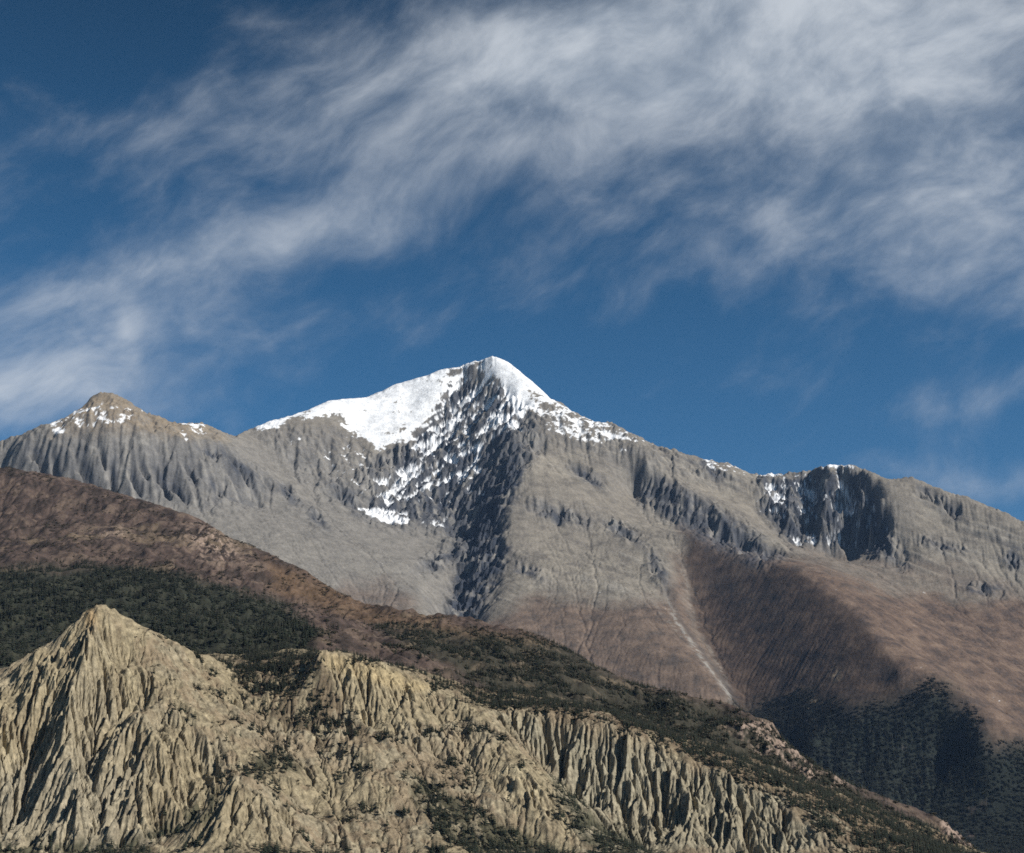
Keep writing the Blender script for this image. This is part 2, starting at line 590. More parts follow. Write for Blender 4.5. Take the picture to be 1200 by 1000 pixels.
# dark outcrops on the slopes: centre px, half sizes px, tilt (degrees, down to the right is negative)
CRAGS = [(655, 603, 34, 7, -18), (728, 624, 24, 6, -32), (772, 668, 22, 6, -65), (280, 548, 30, 7, -42), (340, 582, 16, 5, -50), (372, 610, 14, 5, -55),
         (405, 585, 26, 7, -40), (520, 655, 30, 9, 22), (1088, 582, 18, 5, -30), (1112, 594, 18, 5, -40), (1188, 655, 18, 7, -45), (690, 560, 24, 5, -30),
         (250, 530, 14, 4, -20), (620, 668, 20, 4, -30), (1100, 640, 26, 4, -12), (1150, 690, 22, 4, -10), (835, 552, 22, 5, -25)]


def build_massif():
    pts = []
    for p in line_pts(SKY, 14):
        pts.append(p)
    for L in MASSIF:
        pts += line_pts(L, 13)
    pts = dedupe(pts, 36.0)
    skyp = [at(*p) for p in SKY[::3]]
    pts += [below(p, 500, 330) for p in skyp] + [below(p, 1300, 900) for p in skyp]
    for px, Y, z in ((-200, 3700, 500), (100, 3700, 420), (400, 3700, 300), (700, 3800, 120), (900, 3750, 20), (1000, 3750, 0), (1200, 3700, 0), (1400, 3700, 40),
                     (300, 4600, 700), (500, 4600, 560), (100, 4600, 760), (-150, 4700, 800), (650, 4500, 360), (780, 4350, 230)):
        a, _ = ray(px, 700)
        pts.append((a * Y, Y, z))
    f = rbf_surface(pts, smooth=2.0, c=34.0)
    ys = np.concatenate([np.arange(3650, 4300, 13), np.arange(4300, 8350, 7.5), np.arange(8350, 9400, 25)])
    X, Y = fan(-0.45, 0.45, 1120, ys)
    h = f(X, Y)
    px, py = to_px(X, Y, h)
    # where the relief is rough rock, and where it is smooth scree or grass
    rock = np.zeros_like(h)
    zones = [
        ([(0, 505), (70, 500), (130, 508), (230, 515), (270, 525), (330, 570), (300, 600), (220, 595), (150, 592), (60, 575), (0, 560)], .68),
        ([(500, 430), (560, 425), (620, 470), (640, 520), (612, 560), (592, 600), (590, 660), (560, 735), (510, 735), (535, 660), (520, 620), (430, 610), (415, 560), (460, 500)], 1.0),
        ([(735, 545), (780, 560), (860, 605), (920, 650), (890, 665), (820, 630), (750, 590)], .9),
        ([(885, 555), (1012, 548), (1040, 600), (1060, 665), (1020, 650), (930, 640), (890, 595)], 1.0),
        ([(300, 495), (440, 470), (470, 520), (430, 600), (380, 590), (330, 540)], .5),
        ([(620, 440), (720, 495), (840, 545), (880, 570), (780, 560), (640, 520)], .45),
        ([(930, 840), (1100, 830), (1150, 850), (1140, 930), (1000, 960), (900, 900)], .25),
        ([(1090, 560), (1200, 600), (1200, 700), (1130, 640)], .15),
        ([(60, 470), (120, 455), (250, 495), (270, 520), (60, 510)], .4),
    ]
    for poly, w in zones:
        rock = np.maximum(rock, w * inside(px, py, poly, 12))
    for (x0, y0, rx, ry, tl) in CRAGS:
        rock = np.maximum(rock, np.minimum(1, 1.5 * blob(px + 10 * fbm(X, Y, 60, 3, .5, 91), py + 8 * fbm(X, Y, 60, 3, .5, 92), x0, y0, rx, ry, tl)))
    rock = np.clip(rock, 0, 1)
    dmp = inside(px, py, [(-400, 300), (1600, 300), (1600, 2000), (-400, 2000)], 2)
    field = inside(px, py, [(320, 495), (400, 462), (500, 430), (535, 430), (515, 480), (480, 515), (440, 528), (400, 505)], 8)
    field = np.maximum(field, inside(px, py, [(575, 405), (605, 415), (652, 460), (655, 474), (622, 474), (590, 450), (572, 432)], 6))
    rock = rock * (1 - .85 * field)
    pre = fbm(X, Y, 700, 3, .5, 3) * 34 + fbm(X, Y, 190, 4, .55, 11) * (9 + 26 * rock)
    wq = 60 * fbm(X, Y, 170, 3, .5, 24)
    pre = pre + (fbm(X + wq, Y * .8, 150, 5, .6, 23, ridged=True) - .45) * 70 * blur(rock, 3) * (1 + 1.3 * blob(px, py, 1010, 605, 45, 50)) + (fbm(X - wq, Y, 48, 3, .6, 27, ridged=True) - .45) * 18 * blur(rock, 3)
    sky_y = np.array([p[2] for p in SKY], dtype=F32)
    sky_a = np.array([ray(p[0], p[1])[0] for p in SKY], dtype=F32)
    ridge_y = np.interp((X / Y)[0], sky_a, sky_y).astype(F32)[None, :]
    near_sky = np.exp(-((Y - ridge_y) / 60.0) ** 2)           # keep the traced skyline
    for (x0, y0, rx, ry, tl) in SLOTS:
        pre = pre - 45 * blob(px + 4 * fbm(X, Y, 70, 3, .5, 191), py, x0, y0, rx, ry, tl)
    pre = pre * (1 - .72 * near_sky)
    h0 = h + pre
    kmask = (0.35 + 1.5 * rock)
    e = flow_erode(h0, X, Y, 0.026, 20, m=0.42, kmask=kmask)
    cut = np.minimum(h0 - e, 11 + 80 * rock)
    h1 = h0 - cut
    h1 = talus(h1, X, Y, 0.95, 16, mask=1 - rock)
    # ribs and flutes that run downhill, strongest on rock
    wn = RNG.standard_normal(h.shape).astype(F32)
    l1 = flow_lines(blur(wn, 3), blur(h1, 10), X, Y, 260, 26)
    l1 = (l1 + .8 * flow_lines(blur(wn[:, ::-1], 8), blur(h1, 12), X, Y, 320, 26)) * (.3 + 1.1 * sstep(fbm(X, Y, 330, 3, .5, 97), -.2, .3))
    l2 = flow_lines(blur(wn[::-1], 1), blur(h1, 5), X, Y, 110, 18)
    rsoft = blur(rock, 4)
    h2 = h1 + (l1 * (.5 + 3.6 * rsoft) + l2 * (0.35 + 2.2 * rsoft)) * (1 - .6 * near_sky) * (1 - .8 * field)
    h2 = h2 + fbm(X, Y, 34, 3, .6, 25) * (2.5 + 5 * rsoft) + (fbm(X + 12 * fbm(X, Y, 60, 2, .5, 28), Y, 38, 3, .6, 29, ridged=True) - .45) * 15 * rsoft
    for (x0, y0, rx, ry, tl) in SLOTS:
        h2 = h2 - 46 * sstep(blob(px + 5 * fbm(X, Y, 60, 3, .5, 192), py, x0, y0, rx, ry, tl), .25, .7)
    bed = h2 + .62 * X + 70 * fbm(X, Y, 420, 4, .5, 93)
    st = gnoise(bed / 34, X / 1400, 94) + .6 * gnoise(bed / 13, X / 700, 95)
    st_w = sstep(fbm(X, Y, 330, 3, .5, 96), -.25, .15) * (1 - inside(px, py, [(796, 620), (900, 645), (1040, 680), (1300, 700), (1500, 1200), (500, 1200), (560, 720), (700, 710), (790, 720)], 14))
    h2 = h2 + st * st_w * (4.0 + 6 * rsoft) * (1 - field) * (1 - near_sky)
    h2 = h2 + (blur(h2, 7) + fbm(X, Y, 140, 4, .5, 98) * 20 - h2) * .85 * blur(field, 2)
    h2 = fit_skyline(h2, X, Y, SKY, ridge_y, 240.0, 2.6 * (1 - .75 * np.max(blur(field, 6) * (np.abs(Y - ridge_y) < 120), axis=0)), 35)
    h2 = np.maximum(h2, -2.4)
    # ---- surface colours
    px, py = to_px(X, Y, h2)
    gx, gy, sl = slope_of(h2, X, Y)
    nb = tone(X, Y, 420, 4, .55, 41)
    up = h2 * 1.15 + Y * .25
    ns = tone(X, up, 80, 5, .6, 51)
    nf = tone(X, up, 24, 3, .6, 61)
    wx = fbm(X, Y, 160, 4, .6, 71) * 16
    wy = fbm(X, Y, 160, 4, .6, 81) * 16
    qx, qy = px + wx, py + wy
    col = np.empty(h.shape + (3,), dtype=F32)
    col[:] = (0.190, 0.170, 0.143)
    col = lerp(col, (0.222, 0.199, 0.165), sstep(nb, -.1, .5))
    col = lerp(col, (0.138, 0.124, 0.108), sstep(ns + .10 * l1, .15, .8) * .75)
    col = lerp(col, (0.285, 0.265, 0.230), sstep(st * st_w + .12 * l1, .35, .9) * .5)
    col = lerp(col, (0.120, 0.108, 0.096), sstep(-st * st_w + .2 * nf, .35, .9) * .55)
    # cool grey scree on the left half
    col = lerp(col, (0.182, 0.173, 0.160), inside(qx, qy, [(-300, 500), (300, 505), (540, 590), (540, 720), (-300, 720)], 30) * .65)
    # warm tan on the left summit
    col = lerp(col, (0.255, 0.195, 0.125), inside(qx, qy, [(85, 480), (118, 450), (160, 475), (240, 495), (265, 515), (120, 503), (60, 510)], 10) * .75)
    # brown grass
    brown = inside(qx, qy, [(560, 740), (620, 698), (720, 706), (776, 704), (800, 640), (810, 700), (824, 745), (860, 815), (800, 900), (560, 900)], 14) * .85
    brown = np.maximum(brown, inside(qx, qy, [(800, 618), (880, 640), (960, 660), (1040, 690), (1120, 700), (1240, 705), (1300, 1100), (900, 1000), (850, 815), (806, 720)], 14))
    brown = np.maximum(brown, inside(qx, qy, [(390, 690), (440, 680), (490, 700), (480, 760), (380, 760)], 14) * .6)
    brown = np.maximum(brown, inside(qx, qy, [(930, 640), (1060, 650), (1240, 700), (1240, 720), (1000, 690)], 14) * .4)
    bcol = np.empty_like(col)
    bcol[:] = (0.120, 0.084, 0.064)
    bcol = lerp(bcol, (0.160, 0.114, 0.085), sstep(ns + .05 * l1 + .3 * nf, .0, .8))
    bcol = lerp(bcol, (0.074, 0.056, 0.047), sstep(-ns - .05 * l1 + .5 * nf, .0, .8))
    col = col + (bcol - col) * brown[..., None]
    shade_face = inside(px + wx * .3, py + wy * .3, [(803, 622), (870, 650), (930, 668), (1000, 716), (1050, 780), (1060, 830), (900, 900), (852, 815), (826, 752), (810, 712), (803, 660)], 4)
    col = col * (1 - .38 * shade_face)[..., None]  # spur's own brown, darkened further for the dim light on this side
    # bare rock on steep ground
    rk = sstep(sl, .95, 1.5) * (0.25 + .75 * rsoft)
    rk = np.maximum(rk, rsoft * .5)
    rcol = np.empty_like(col)
    rcol[:] = (0.125, 0.122, 0.120)
    rcol = lerp(rcol, (0.205, 0.195, 0.180), sstep(l2 + ns, .2, 1.6))
    rcol = lerp(rcol, (0.070, 0.072, 0.078), sstep(-l2 - ns, .3, 1.6))
    col = col + (rcol - col) * rk[..., None]
    # dark slaty rock of step, crags, cirques; shade of cirques, gully, slots painted in
    slate_shade = inside(qx, qy, [(740, 548), (790, 566), (860, 606), (920, 650), (890, 662), (820, 632), (755, 585)], 8) * .7
    slate_shade = np.maximum(slate_shade, inside(qx, qy, [(890, 562), (960, 556), (1008, 556), (1040, 610), (1056, 660), (1025, 645), (930, 635), (896, 600)], 7) * .85)
    slate_shade = np.maximum(slate_shade, inside(qx, qy, [(530, 450), (585, 445), (600, 500), (612, 560), (588, 600), (588, 660), (560, 735), (520, 735), (548, 640), (500, 610), (440, 600), (470, 540)], 10) * .8)
    slate_shade = np.maximum(slate_shade, inside(qx, qy, [(598, 545), (614, 548), (606, 580), (590, 605), (592, 660), (572, 700), (558, 735), (520, 735), (535, 690), (545, 640), (545, 600)], 6))  # shade of the central gully put into the colour
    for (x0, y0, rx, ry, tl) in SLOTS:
        slate_shade = np.maximum(slate_shade, .8 * blob(px + wx * .25, py, x0, y0, rx, ry, tl))  # shadow inside the slots painted dark
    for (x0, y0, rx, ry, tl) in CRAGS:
        slate_shade = np.maximum(slate_shade, .85 * blob(qx, qy, x0, y0, rx, ry, tl))
    col = lerp(col, (0.038, 0.044, 0.058), slate_shade * sstep(ns * .7 - .2 * l2 + .35 * nf, -.75, .15))
    # stream bed
    d = np.full(px.shape, 1e9, dtype=F32)
    bed = [(762, 660), (778, 695), (792, 727), (812, 757), (834, 787), (856, 818)]
    sxp = px + wx * .25
    for (x0, y0), (x1, y1) in zip(bed[:-1], bed[1:]):
        t = np.clip(((sxp - x0) * (x1 - x0) + (py - y0) * (y1 - y0)) / ((x1 - x0) ** 2 + (y1 - y0) ** 2), 0, 1)
        d = np.minimum(d, np.hypot(sxp - x0 - t * (x1 - x0), py - y0 - t * (y1 - y0)))
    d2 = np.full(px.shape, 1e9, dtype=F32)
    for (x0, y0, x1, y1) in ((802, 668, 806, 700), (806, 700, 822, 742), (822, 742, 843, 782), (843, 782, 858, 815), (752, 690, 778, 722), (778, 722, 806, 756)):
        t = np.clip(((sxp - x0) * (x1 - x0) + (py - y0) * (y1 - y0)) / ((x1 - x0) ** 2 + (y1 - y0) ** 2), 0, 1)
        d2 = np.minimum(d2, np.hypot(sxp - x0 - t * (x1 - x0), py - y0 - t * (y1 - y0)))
    col = lerp(col, (0.20, 0.175, 0.15), np.exp(-(d2 / 2.2) ** 2) * sstep(nf + ns, -.2, .5) * .7)
    col = lerp(col, (0.26, 0.25, 0.23), np.exp(-(d / (1.8 + 1.6 * sstep(ns, -.2, .5))) ** 2) * sstep(nf, -.6, .3) * sstep(py, 680, 730) * .85)
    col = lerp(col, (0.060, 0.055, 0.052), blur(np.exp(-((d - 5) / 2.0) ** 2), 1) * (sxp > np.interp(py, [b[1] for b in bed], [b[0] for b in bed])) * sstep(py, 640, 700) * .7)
    # far forest low on the right
    fo = inside(qx, qy, FOREST_CORNER, 26)
    fo = fo * sstep(ns + .35 * nf, -1.5, -.7)
    col = lerp(col, (0.013, 0.019, 0.015), fo * .95)
    col = lerp(col, (0.35, 0.27, 0.18), np.maximum(blob(px, py, 950, 830, 7, 17, 8), blob(px, py, 978, 790, 6, 8)) * sstep(nf, -.2, .3))
    col = col * F32(.93)
    # snow: broad field, summit, dustings
    sn = np.full(h.shape, -1.6, dtype=F32)
    def snow_zone(poly, val, soft=8):
        nonlocal sn
        w = inside(px + wx * .5, py + wy * .5, poly, soft)
        sn = np.maximum(sn, -1.6 + (val + 1.6) * w)
    snow_zone([(385, 462), (430, 455), (500, 430), (530, 425), (536, 450), (516, 480), (490, 505), (478, 520), (440, 530), (420, 515), (392, 500), (384, 480)], 1.05, 11)
    snow_zone([(296, 494), (330, 480), (385, 462), (400, 480), (385, 488), (345, 492), (325, 502), (302, 506)], 1.0, 5)
    snow_zone([(520, 425), (577, 405), (600, 420), (648, 462), (652, 474), (625, 478), (610, 500), (588, 470), (576, 440), (530, 450)], 1.05)
    snow_zone([(500, 440), (580, 430), (605, 480), (615, 510), (590, 520), (545, 545), (500, 560), (460, 570), (470, 530)], .30, 14)
    snow_zone([(575, 478), (605, 484), (615, 505), (590, 506), (570, 490)], 1.1, 6)
    snow_zone([(440, 545), (500, 540), (580, 545), (570, 590), (470, 600), (425, 600)], -.02, 14)
    snow_zone([(422, 598), (440, 592), (480, 604), (480, 614), (445, 614)], 1.3, 4)
    snow_zone([(490, 608), (530, 606), (535, 616), (495, 620)], .1, 5)
    snow_zone([(620, 455), (660, 470), (710, 492), (760, 520), (700, 525), (650, 510), (620, 490)], .2, 10)
    snow_zone([(690, 495), (780, 520), (790, 540), (700, 530)], -.55, 10)
    snow_zone([(820, 530), (885, 548), (885, 562), (830, 555)], -.35, 8)
    snow_zone([(880, 552), (960, 550), (1000, 548), (1010, 590), (1000, 615), (940, 620), (895, 600)], .05, 10)
    snow_zone([(985, 555), (1012, 555), (1050, 640), (1020, 640), (985, 610)], -.2, 8)
    snow_zone([(962, 542), (1004, 542), (1006, 552), (990, 556), (965, 551)], .5, 5)
    snow_zone([(905, 625), (990, 628), (1025, 632), (1020, 640), (940, 640)], -.1, 6)
    snow_zone([(60, 478), (130, 472), (170, 480), (150, 497), (80, 508), (50, 505)], -.15, 8)
    snow_zone([(62, 500), (86, 497), (84, 505), (60, 510)], .8, 4)
    snow_zone([(112, 488), (146, 488), (146, 497), (118, 498)], .5, 4)
    snow_zone([(212, 490), (240, 490), (245, 515), (215, 520)], -.1, 6)
    snow_zone([(300, 505), (440, 520), (470, 560), (430, 600), (400, 560), (330, 520)], -.62, 12)
    for (x0, y0, rx, ry, tl) in ((500, 520, 62, 5, 52), (528, 500, 50, 4, 58), (472, 560, 34, 6, 45), (560, 470, 30, 4, 70), (535, 545, 26, 6, 60), (562, 530, 26, 5, 70), (455, 580, 26, 7, 30), (580, 500, 22, 5, 80), (500, 570, 24, 5, 55)):
        sn = np.maximum(sn, -1.6 + 2.6 * blob(px + wx * .3, py + wy * .3, x0, y0, rx, ry * 1.35, tl))
    sl5 = blur(sl, 1)
    hol = np.clip((blur(h2, 5) - h2) / 9.0, -1.2, 1.2) * rsoft
    face = inside(px, py, [(540, 440), (600, 450), (640, 520), (600, 600), (425, 605), (440, 540), (490, 500)], 14)
    dg = gnoise((X + h2) / 330, (X - h2) / 62, 99) + .6 * gnoise((X + h2) / 150, (X - h2) / 30, 100)
    for (x0, y0, rx, ry, tl) in ((532, 436, 11, 5, 10), (398, 492, 14, 6, -30), (470, 505, 16, 4, 20), (634, 470, 22, 4, -42), (556, 430, 7, 5, 60), (430, 520, 12, 5, -40), (350, 488, 14, 4, 20)):
        sn = sn - 1.3 * blob(px + wx * .3, py + wy * .3, x0, y0, rx, ry, tl)
    s = sn + ns * .75 * (1 - .4 * face) + nf * (.6 - .35 * face) + hol * (.55 - .2 * face) + dg * 1.0 * face - np.clip(sl5 - .9, -.6, 1.2) * np.where(sn > .9, .3, .5)
    snow = sstep(s, -.12, .12)
    col = lerp(col, (0.71, 0.725, 0.75), snow)
    keep = (px > -330) & (px < 1530) & ~((Y > ridge_y + 1500))
    mat = earth_material('massif rock scree and snow', 0.02, 0.22, 3.2, 0.08)
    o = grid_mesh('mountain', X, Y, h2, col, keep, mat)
    tag(o, 'snow capped grey and brown mountain massif', kind='structure')
    return X, Y, h2, fo


# ------------------------------------------------------------------ the near hill and its fluted cliffs
NEAR_SKY = [(-200, 540, 3400), (-80, 545, 3350), (0, 548, 3300), (40, 553, 3250), (80, 560, 3200), (130, 575, 3120), (180, 590, 3050), (230, 606, 2950), (270, 630, 2850), (330, 655, 2700),
            (370, 677, 2600), (400, 696, 2500), (440, 712, 2400), (500, 722, 2350), (560, 735, 2300), (620, 743, 2250), (650, 753, 2200), (690, 775, 2120),
            (740, 800, 2050), (800, 815, 2000), (850, 822, 1960), (880, 838, 1920), (905, 846, 1900), (920, 870, 1860), (950, 895, 1820), (1000, 920, 1780),
            (1080, 950, 1740), (1108, 962, 1725), (1125, 980, 1705), (1150, 1010, 1690)]
NEAR = [
    # rim of the pointed cliff
    [(-120, 852, 1430), (-40, 812, 1430), (0, 790, 1425), (40, 766, 1425), (80, 736, 1420), (100, 718, 1416), (112, 713, 1415), (130, 717, 1420), (170, 738, 1440), (210, 755, 1460), (250, 772, 1490)],
    # ribs and gullies on its face
    [(112, 716, 1412), (108, 760, 1372), (102, 800, 1350)],
    [(102, 812, 1356), (103, 840, 1342), (108, 880, 1306), (114, 930, 1262), (120, 965, 1232)],
    [(80, 800, 1346), (76, 840, 1316), (84, 890, 1272), (92, 940, 1234)],
    [(52, 846, 1334), (40, 880, 1316), (24, 920, 1284), (14, 958, 1252), (20, 985, 1225)],
    [(20, 850, 1324), (0, 880, 1302), (-20, 940, 1250)],
    [(135, 850, 1322), (130, 885, 1286)],
    [(150, 840, 1318), (168, 890, 1276), (160, 940, 1236)],
    [(200, 850, 1332), (215, 890, 1298), (205, 930, 1258)],
    [(150, 770, 1405), (200, 810, 1380), (260, 850, 1352), (310, 888, 1328), (345, 915, 1310)],
    [(-100, 1000, 1230), (0, 1000, 1205), (110, 998, 1190), (180, 1000, 1185)],
    # vegetated gully and mound in front
    [(262, 925, 1275), (245, 947, 1250), (195, 975, 1220), (140, 1000, 1192)],
    [(255, 925, 1240), (272, 909, 1236), (300, 915, 1240), (320, 935, 1232)],
    [(235, 1000, 1160), (290, 1000, 1150), (340, 1000, 1165)],
    # hollow with trees
    [(270, 782, 1520), (310, 774, 1550), (345, 770, 1560)],
    [(285, 800, 1478), (320, 808, 1462), (355, 814, 1444), (395, 832, 1430), (425, 848, 1418)],
    [(340, 784, 1500), (358, 788, 1480)],
    [(280, 825, 1434), (330, 850, 1405), (370, 880, 1375), (400, 900, 1352)],
    # second ridge with its bright cap
    [(374, 766, 1480), (405, 775, 1482), (440, 784, 1486), (480, 797, 1500), (510, 808, 1512), (555, 826, 1500)],
    [(385, 800, 1450), (420, 820, 1440), (450, 842, 1420)],
    [(476, 858, 1412), (500, 890, 1385), (530, 915, 1358), (562, 935, 1335), (600, 965, 1310), (645, 1000, 1280)],
    [(420, 880, 1370), (460, 910, 1340), (500, 945, 1310)],
    [(360, 950, 1280), (420, 960, 1270), (480, 980, 1255), (540, 1000, 1235)],
    [(380, 1000, 1215), (450, 1000, 1222)],
    [(510, 840, 1470), (540, 870, 1430), (570, 905, 1385)],
    # spur
    [(556, 828, 1500), (580, 848, 1465), (600, 864, 1436), (630, 900, 1392), (665, 947, 1336), (690, 985, 1292)],
    [(600, 900, 1372), (620, 940, 1332), (640, 975, 1300)],
    # third and fourth cliff: rim and foot
    [(575, 830, 1530), (610, 838, 1524), (650, 845, 1514), (700, 853, 1502), (745, 868, 1492), (790, 888, 1480)],
    [(615, 870, 1500), (645, 905, 1476), (690, 942, 1444), (720, 965, 1412), (745, 1000, 1376)],
    [(800, 893, 1474), (850, 905, 1462), (890, 925, 1444), (920, 944, 1424), (960, 974, 1402), (1000, 1004, 1382)],
    [(770, 965, 1420), (810, 990, 1388), (850, 1000, 1370), (900, 1003, 1372)],
    # bench behind the rims, and the forest slope above
    [(540, 812, 1590), (620, 822, 1610), (700, 832, 1620), (800, 868, 1580), (900, 905, 1560), (1000, 950, 1545), (1080, 985, 1530), (1120, 1005, 1520)],
    [(-100, 660, 2720), (0, 650, 2660), (100, 640, 2650), (200, 650, 2560), (300, 680, 2420), (360, 710, 2300)],
    [(-100, 700, 2260), (0, 700, 2200), (100, 690, 2200), (200, 700, 2120), (280, 725, 2000), (340, 745, 1860)],
    [(0, 760, 1850), (200, 740, 1790), (290, 758, 1700)],
    [(400, 730, 2150), (400, 752, 1760), (470, 770, 1760)],
    [(500, 755, 1990), (600, 780, 1900), (700, 808, 1850), (800, 842, 1790), (880, 870, 1740), (960, 915, 1690)],
    [(-100, 600, 3020), (60, 600, 2980), (180, 620, 2840), (280, 655, 2640)],
]


def near_surface():
    pts = []
    for p in line_pts(NEAR_SKY, 30):
        pts.append(p)
    for L in NEAR:
        pts += line_pts(L, 20)
    pts = dedupe(pts, 9.0)
    pts += [below(at(*p), 260, 110) for p in NEAR_SKY[::3]] + [below(at(*p), 800, 500) for p in NEAR_SKY[::3]]
    for px, Y, z in ((-150, 1110, 2), (100, 1110, 2), (300, 1110, -1), (500, 1110, -1), (700, 1180, 2), (900, 1250, 0), (1100, 1300, -2), (1250, 1350, -3), (1250, 1550, -3),
                     (-100, 1540, 165), (0, 1545, 190), (110, 1545, 205), (190, 1540, 200), (1300, 1800, -60), (1200, 2200, -80), (700, 1110, -2), (1000, 1130, -3)):
        a, _ = ray(px, 900)
        pts.append((a * Y, Y, z))
    return rbf_surface(pts, c=6.0)


NEAR_F = near_surface()


def build_cliffs():
    ys = np.concatenate([np.arange(1105, 1180, 1.6), np.arange(1180, 1530, .82), np.arange(1530, 1705, 1.7)])
    X, Y = fan(-0.45, 0.45, 1300, ys)
    h = NEAR_F(X, Y)
    px, py = to_px(X, Y, h)
    sl0 = blur(slope_of(h, X, Y)[2], 4)
    wx = fbm(X, Y, 40, 4, .6, 171) * 12
    wy = fbm(X, Y, 40, 4, .6, 181) * 12
    # fluted walls
    fl = np.zeros_like(h)
    for poly, w in (
        ([(-200, 840), (0, 788), (80, 738), (112, 716), (150, 760), (200, 830), (260, 880), (245, 950), (130, 1010), (-200, 1010)], 1.0),
        ([(235, 920), (272, 912), (330, 940), (360, 1010), (190, 1010)], .9),
        ([(375, 770), (500, 806), (560, 835), (600, 870), (660, 950), (640, 960), (560, 925), (480, 870), (440, 850), (400, 810)], .7),
        ([(570, 828), (700, 853), (800, 893), (920, 944), (1000, 1010), (700, 1010), (690, 950), (640, 890)], 1.15),
        ([(270, 810), (420, 850), (420, 910), (340, 910), (260, 850)], .45),
    ):
        fl = np.maximum(fl, w * inside(px + wx, py + wy, poly, 9))
    fl = fl * sstep(sl0, .45, .95)
    ramp = sstep(Y, 1110, 1200)
    h = h + ramp * (fbm(X, Y, 70, 4, .55, 101) * (8.0 + 2 * fl) + (fbm(X + 14 * fbm(X, Y, 40, 2, .5, 104), Y * .7, 34, 4, .55, 103, ridged=True) - .45) * (4.0 + 5.0 * fl) * sstep(sl0, .3, .8))
    h = h + ramp * fl * (fbm(X, Y * .6, 52, 3, .55, 106, ridged=True) - .45) * 11
    top = blob(px, py, 112, 722, 22, 14)
    h = h + top * (fbm(X, Y, 14, 3, .6, 105, ridged=True) - .4) * 7
    e = flow_erode(h, X, Y, .055, 16, m=0.38, kmask=.5 + 1.3 * fl)
    cut = np.minimum(h - e, 8 + 22 * fl)
    hb = h - cut
    wn = RNG.standard_normal(h.shape).astype(F32)
    sm = blur(h, 9)
    l0 = flow_lines(blur(wn, 6), blur(h, 14), X, Y, 110, 24)
    l1 = flow_lines(blur(wn[:, ::-1], 3), sm, X, Y, 70, 22)
    l2 = flow_lines(blur(wn[::-1], 1), sm, X, Y, 34, 16)
    env = sstep(fbm(X, Y, 45, 3, .5, 131), -.5, .3)
    h2 = hb + fl * (4.2 * l0 - 10.5 * sstep(l1 + .3 * l0, .7, 1.25) * (.3 + 1.0 * env) - 5.0 * sstep(l2, .6, 1.4) + (2.2 * l1 + 1.2 * l2) * (.5 + .8 * env)) + (1 - fl) * (1.0 * l1 + .6 * l2 - 2.5 * sstep(l1, 1.0, 1.8)) * sstep(sl0, .2, .6)
    h2 = h2 + fbm(X, Y, 9, 3, .6, 141) * (1.5 + 1.2 * fl) + fbm(X, Y, 22, 3, .6, 142) * 2.5 * (1 - fl) * ramp * sstep(sl0, .3, .8)
    back = sstep(Y, 1640, 1700)
    h2 = h2 - back * 9
    h2 = np.maximum(h2, -2.4)
    px, py = to_px(X, Y, h2)
    gx, gy, sl = slope_of(h2, X, Y)
    ns = tone(X, Y, 22, 5, .6, 151)
    nb = tone(X, Y, 110, 4, .55, 161)
    col = np.empty(h.shape + (3,), dtype=F32)
    col[:] = (0.300, 0.260, 0.180)
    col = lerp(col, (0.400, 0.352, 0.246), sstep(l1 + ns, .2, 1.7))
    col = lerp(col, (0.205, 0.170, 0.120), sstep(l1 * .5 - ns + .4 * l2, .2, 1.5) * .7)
    col = lerp(col, (0.300, 0.272, 0.210), sstep(nb, -.1, .4) * .5)
    col = lerp(col, (0.345, 0.322, 0.262), inside(px, py, [(-100, 900), (160, 900), (160, 1010), (-100, 1010)], 40) * .5)
    col = lerp(col, (0.300, 0.280, 0.218), inside(px + wx, py + wy, [(570, 828), (1000, 950), (1000, 1010), (690, 1010), (640, 890)], 10) * .7)
    col = lerp(col, (0.430, 0.350, 0.205), np.maximum(inside(px, py, [(372, 762), (450, 782), (510, 806), (480, 812), (420, 795), (380, 782)], 5), 0) * .5)
    col = lerp(col, (0.34, 0.23, 0.12), blob(px, py, 106, 724, 8, 14) * .6)
    n4 = tone(X, h2 * .8 + Y * .3, 5.0, 3, .6, 191)
    lay = gnoise((h2 + .12 * X + 3 * ns) / 7.0, X / 160, 192)
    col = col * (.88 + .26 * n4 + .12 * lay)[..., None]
    col = col * np.array((.885, .85, .795), dtype=F32)
    # brown soil and scrub on the gentler ground
    soft = sstep(.95 - blur(sl, 2), -.05, .35) * (1 - .75 * fl)
    veg = sstep(ns * 1.1 + nb * .6, -.15, .35)
    veg = np.maximum(veg * .75, inside(px + wx, py + wy, [(560, 800), (800, 860), (1100, 960), (1130, 1010), (1000, 1000), (920, 940), (800, 890), (700, 850), (580, 828)], 8) * sstep(ns, -.5, .1) * .9)
    veg = np.maximum(veg, inside(px + wx, py + wy, [(270, 770), (370, 770), (380, 800), (425, 860), (380, 870), (330, 850), (280, 805)], 8) * sstep(ns, -.4, .2))
    scol = np.empty_like(col)
    scol[:] = (0.150, 0.112, 0.075)
    scol = lerp(scol, (0.062, 0.058, 0.036), sstep(ns + .3 * nb, .0, .5))
    col = col + (scol - col) * (soft * veg * .9)[..., None]
    bench = inside(px + wx, py + wy, [(505, 800), (600, 806), (800, 850), (1100, 955), (1140, 1015), (1010, 1012), (920, 938), (800, 884), (700, 846), (600, 830), (560, 822)], 6)
    col = col + (scol - col) * (bench * sstep(ns + .4 * nb, -.75, -.2) * .95)[..., None]
    hollow = inside(px + wx, py + wy, [(262, 778), (300, 766), (372, 766), (385, 800), (430, 862), (385, 875), (330, 852), (290, 815)], 6)
    col = col + (scol * .8 - col) * (hollow * sstep(ns, -.35, .1) * .9)[..., None]
